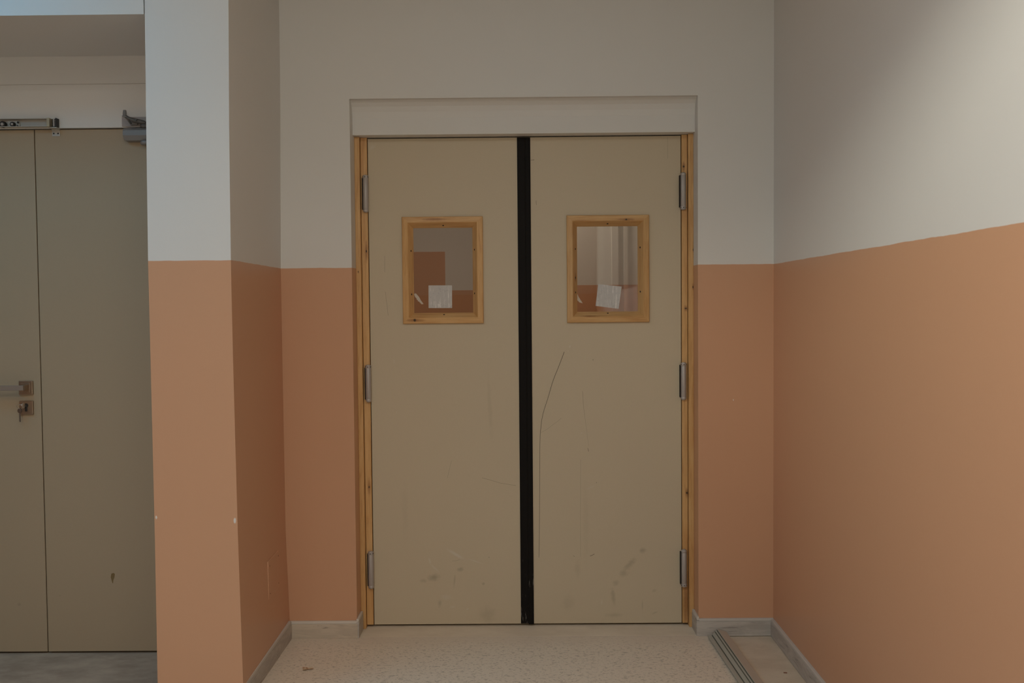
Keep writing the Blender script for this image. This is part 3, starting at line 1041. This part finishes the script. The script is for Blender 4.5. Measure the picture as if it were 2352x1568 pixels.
# ------------------------------------------------------------------ small things
# painted-over access cover on the pillar side
ac = root('access_panel', (XL, -0.24, 0.333), 'small square access cover painted orange, low on the pillar side wall', 'access panel')
m = MB()
lean = math.atan2(-0.0040, 0.1755)          # the plaster leans a little out of true here
xw = XL - 0.0021
acm = Matrix.Translation((xw, -0.2378, 0.334)) @ Matrix.Rotation(-lean, 4, 'Z')
m.box(-0.004, 0.0040, -0.0876, 0.0876, -0.0735, 0.0735, 0, 0.0016, mat=acm)
m.build('cover', wall_paint('painted_cover'), ac)
for y, z in ((-.160, .388), (-.302, .386), (-.302, .278), (-.160, .278)):
    m = MB()
    q = acm @ Vector((0.0036, y + 0.2378, z - 0.334))
    m.lathe(q, q + Vector((0.0014, 0, 0)), [(0, .0030), (.6, .0028), (1, .0016)], seg=14)
    m.build('screw', simple('paint_filled_screw', (0.20, 0.085, 0.04), 0.6), ac)

# grooved profile lying on the floor by the right wall
PX, PY, SL, LEN = 0.767, -0.028, 0.031, 2.0
sec = [(0.000, .0095), (0.000, .0125), (.003, .0140), (.011, .0150), (.0150, .0150), (.0158, .0120), (.0185, .0120), (.0195, .0160), (.030, .0250), (.0308, .0235), (.0322, .0245), (.0330, .0285), (.0375, .0320), (.0385, .0300), (.0402, .0300), (.0412, .0345), (.0435, .0355), (.0715, .0355), (.0735, .0335), (.0735, .0005), (.040, .0005), (.012, .0085)]
m = MB()
na = len(sec)
va, vb = [], []
for u, z in sec:
    cut = -0.012 + 0.0 * u
    endy = PY - max(0.0, (u - 0.055)) * 1.6 - (0.035 - z) * 0.5
    va.append((PX + u - SL * (endy - PY), endy, z))
    yb = PY - LEN
    vb.append((PX + u + SL * LEN, yb, z))
fs = [tuple(range(na)), tuple(reversed(range(na, 2 * na)))]
mi = []
m.add(va + vb, fs, 0)
for k_ in range(na):
    k2 = (k_ + 1) % na
    mm = 1 if k_ in (16, 17) else 0
    if k_ in (4, 5, 6, 9, 10, 12, 13, 14):
        mm = 2
    m.add([va[k_], va[k2], vb[k2], vb[k_]], [(0, 1, 2, 3)], mm)
pf = m.build('floor_profile', [simple('grey_green_plastic', (0.385, 0.375, 0.315), 0.4, var=0.08), simple('beige_plastic', (0.45, 0.375, 0.295), 0.45, var=0.06), simple('groove_plastic', (0.16, 0.16, 0.125), 0.6)])
tag(pf, 'long grooved grey and beige plastic profile lying on the floor by the right wall', 'trim profile')

# curled scrap on the floor in front of the pillar
m = MB()
ca = Vector((-0.838, -0.366, 0))
cb = Vector((-0.800, -0.352, 0))
d = (cb - ca).normalized()
nrm = Vector((-d.y, d.x, 0))
rows = []
for i in range(9):
    t = i / 8
    wd = 0.0115 * (1 - 0.62 * t) + 0.002 * math.sin(t * 9)
    row = []
    for j in range(7):
        s_ = j / 6 * 2 - 1
        zz = 0.0012 + 0.0065 * (s_ * s_) * (1 - 0.7 * t) + 0.002 * math.sin(t * 6 + j)**2 * 0.6
        row.append(ca.lerp(cb, t) + nrm * wd * s_ + Vector((0, 0, zz)))
    rows.append(row)
vs, fs = [], []
for lay in (0, 1):
    for r_ in rows:
        for p in r_:
            vs.append(p + Vector((0, 0, 0.0011 * lay)))
nr, nc = 9, 7
B = nr * nc
for i in range(nr - 1):
    for j in range(nc - 1):
        a = i * nc + j
        fs.append((B + a, B + a + nc, B + a + nc + 1, B + a + 1))
        fs.append((a, a + 1, a + nc + 1, a + nc))
for i in range(nr - 1):
    for j in (0, nc - 1):
        a = i * nc + j
        fs.append((a, a + nc, B + a + nc, B + a))
for j in range(nc - 1):
    for i in (0, nr - 1):
        a = i * nc + j
        fs.append((a, a + 1, B + a + 1, B + a))
m.add(vs, fs)
sm_ = Mat('torn_card', 0.75, 0.2)
sm_.color(sm_.mix(sm_.step(sm_.noise(90, 3), 0.4, 0.65), (0.60, 0.46, 0.32), (0.36, 0.19, 0.10)))
tag(m.build('card_scrap', sm_.mat), 'small curled scrap of brown card on the floor before the pillar', 'litter')

m = MB()
m.box(-0.0065, 0.0065, -0.0015, 0.0015, 0.0, 0.003, 0, 0.0006, mat=Matrix.Translation((0.985, -0.414, -0.0018)) @ Matrix.Rotation(-0.12, 4, 'Z'))
tag(m.build('splinter', simple('red_brown_wood', (0.22, 0.07, 0.035), 0.7)), 'tiny red brown splinter on the bare floor beside the right skirting', 'litter')

# ------------------------------------------------------------------ corridor seen through the panes
def corridor_paint():
    m = Mat('corridor_paint', 0.6, 0.25)
    z = m.xyz()[2]
    f = m.step(z, ZD - 0.012, ZD - 0.008)
    hi = m.step(z, 1.898, 1.902)          # the dado steps up along the far left stretch
    o = m.xyz()
    far = m.math('MULTIPLY', m.step(o[1], 4.0, 4.1), m.step(o[0], -0.695, -0.699))
    f = m.math('MINIMUM', f, m.math('MAXIMUM', hi, m.math('SUBTRACT', 1.0, far)))
    m.color(m.mix(f, ORANGE, WHITE))
    return m.mat


MC = corridor_paint()
m = MB()
m.box(-0.10, XR, 3.30, 3.6, 0, 3.0)
m.box(0.700, 0.748, 3.285, 3.30, 0, 3.0)
m.box(0.790, 0.818, 3.285, 3.30, 0, 3.0)
struct(m.build('wall_corridor', MC), 'corridor wall seen through the right door pane', 'wall')
m = MB()
m.box(-3.2, -0.10, 5.1, 5.4, 0, 3.0)
m.box(-3.2, -3.0, 0.24, 5.1, 0, 3.0)
struct(m.build('wall_beyond', MC), 'dim corridor wall seen through the left door pane', 'wall')
m = MB()
m.box(-3.2, XR, 0.24, 5.4, 3.0, 3.15)
struct(m.build('ceiling_corridor', M_CEIL))
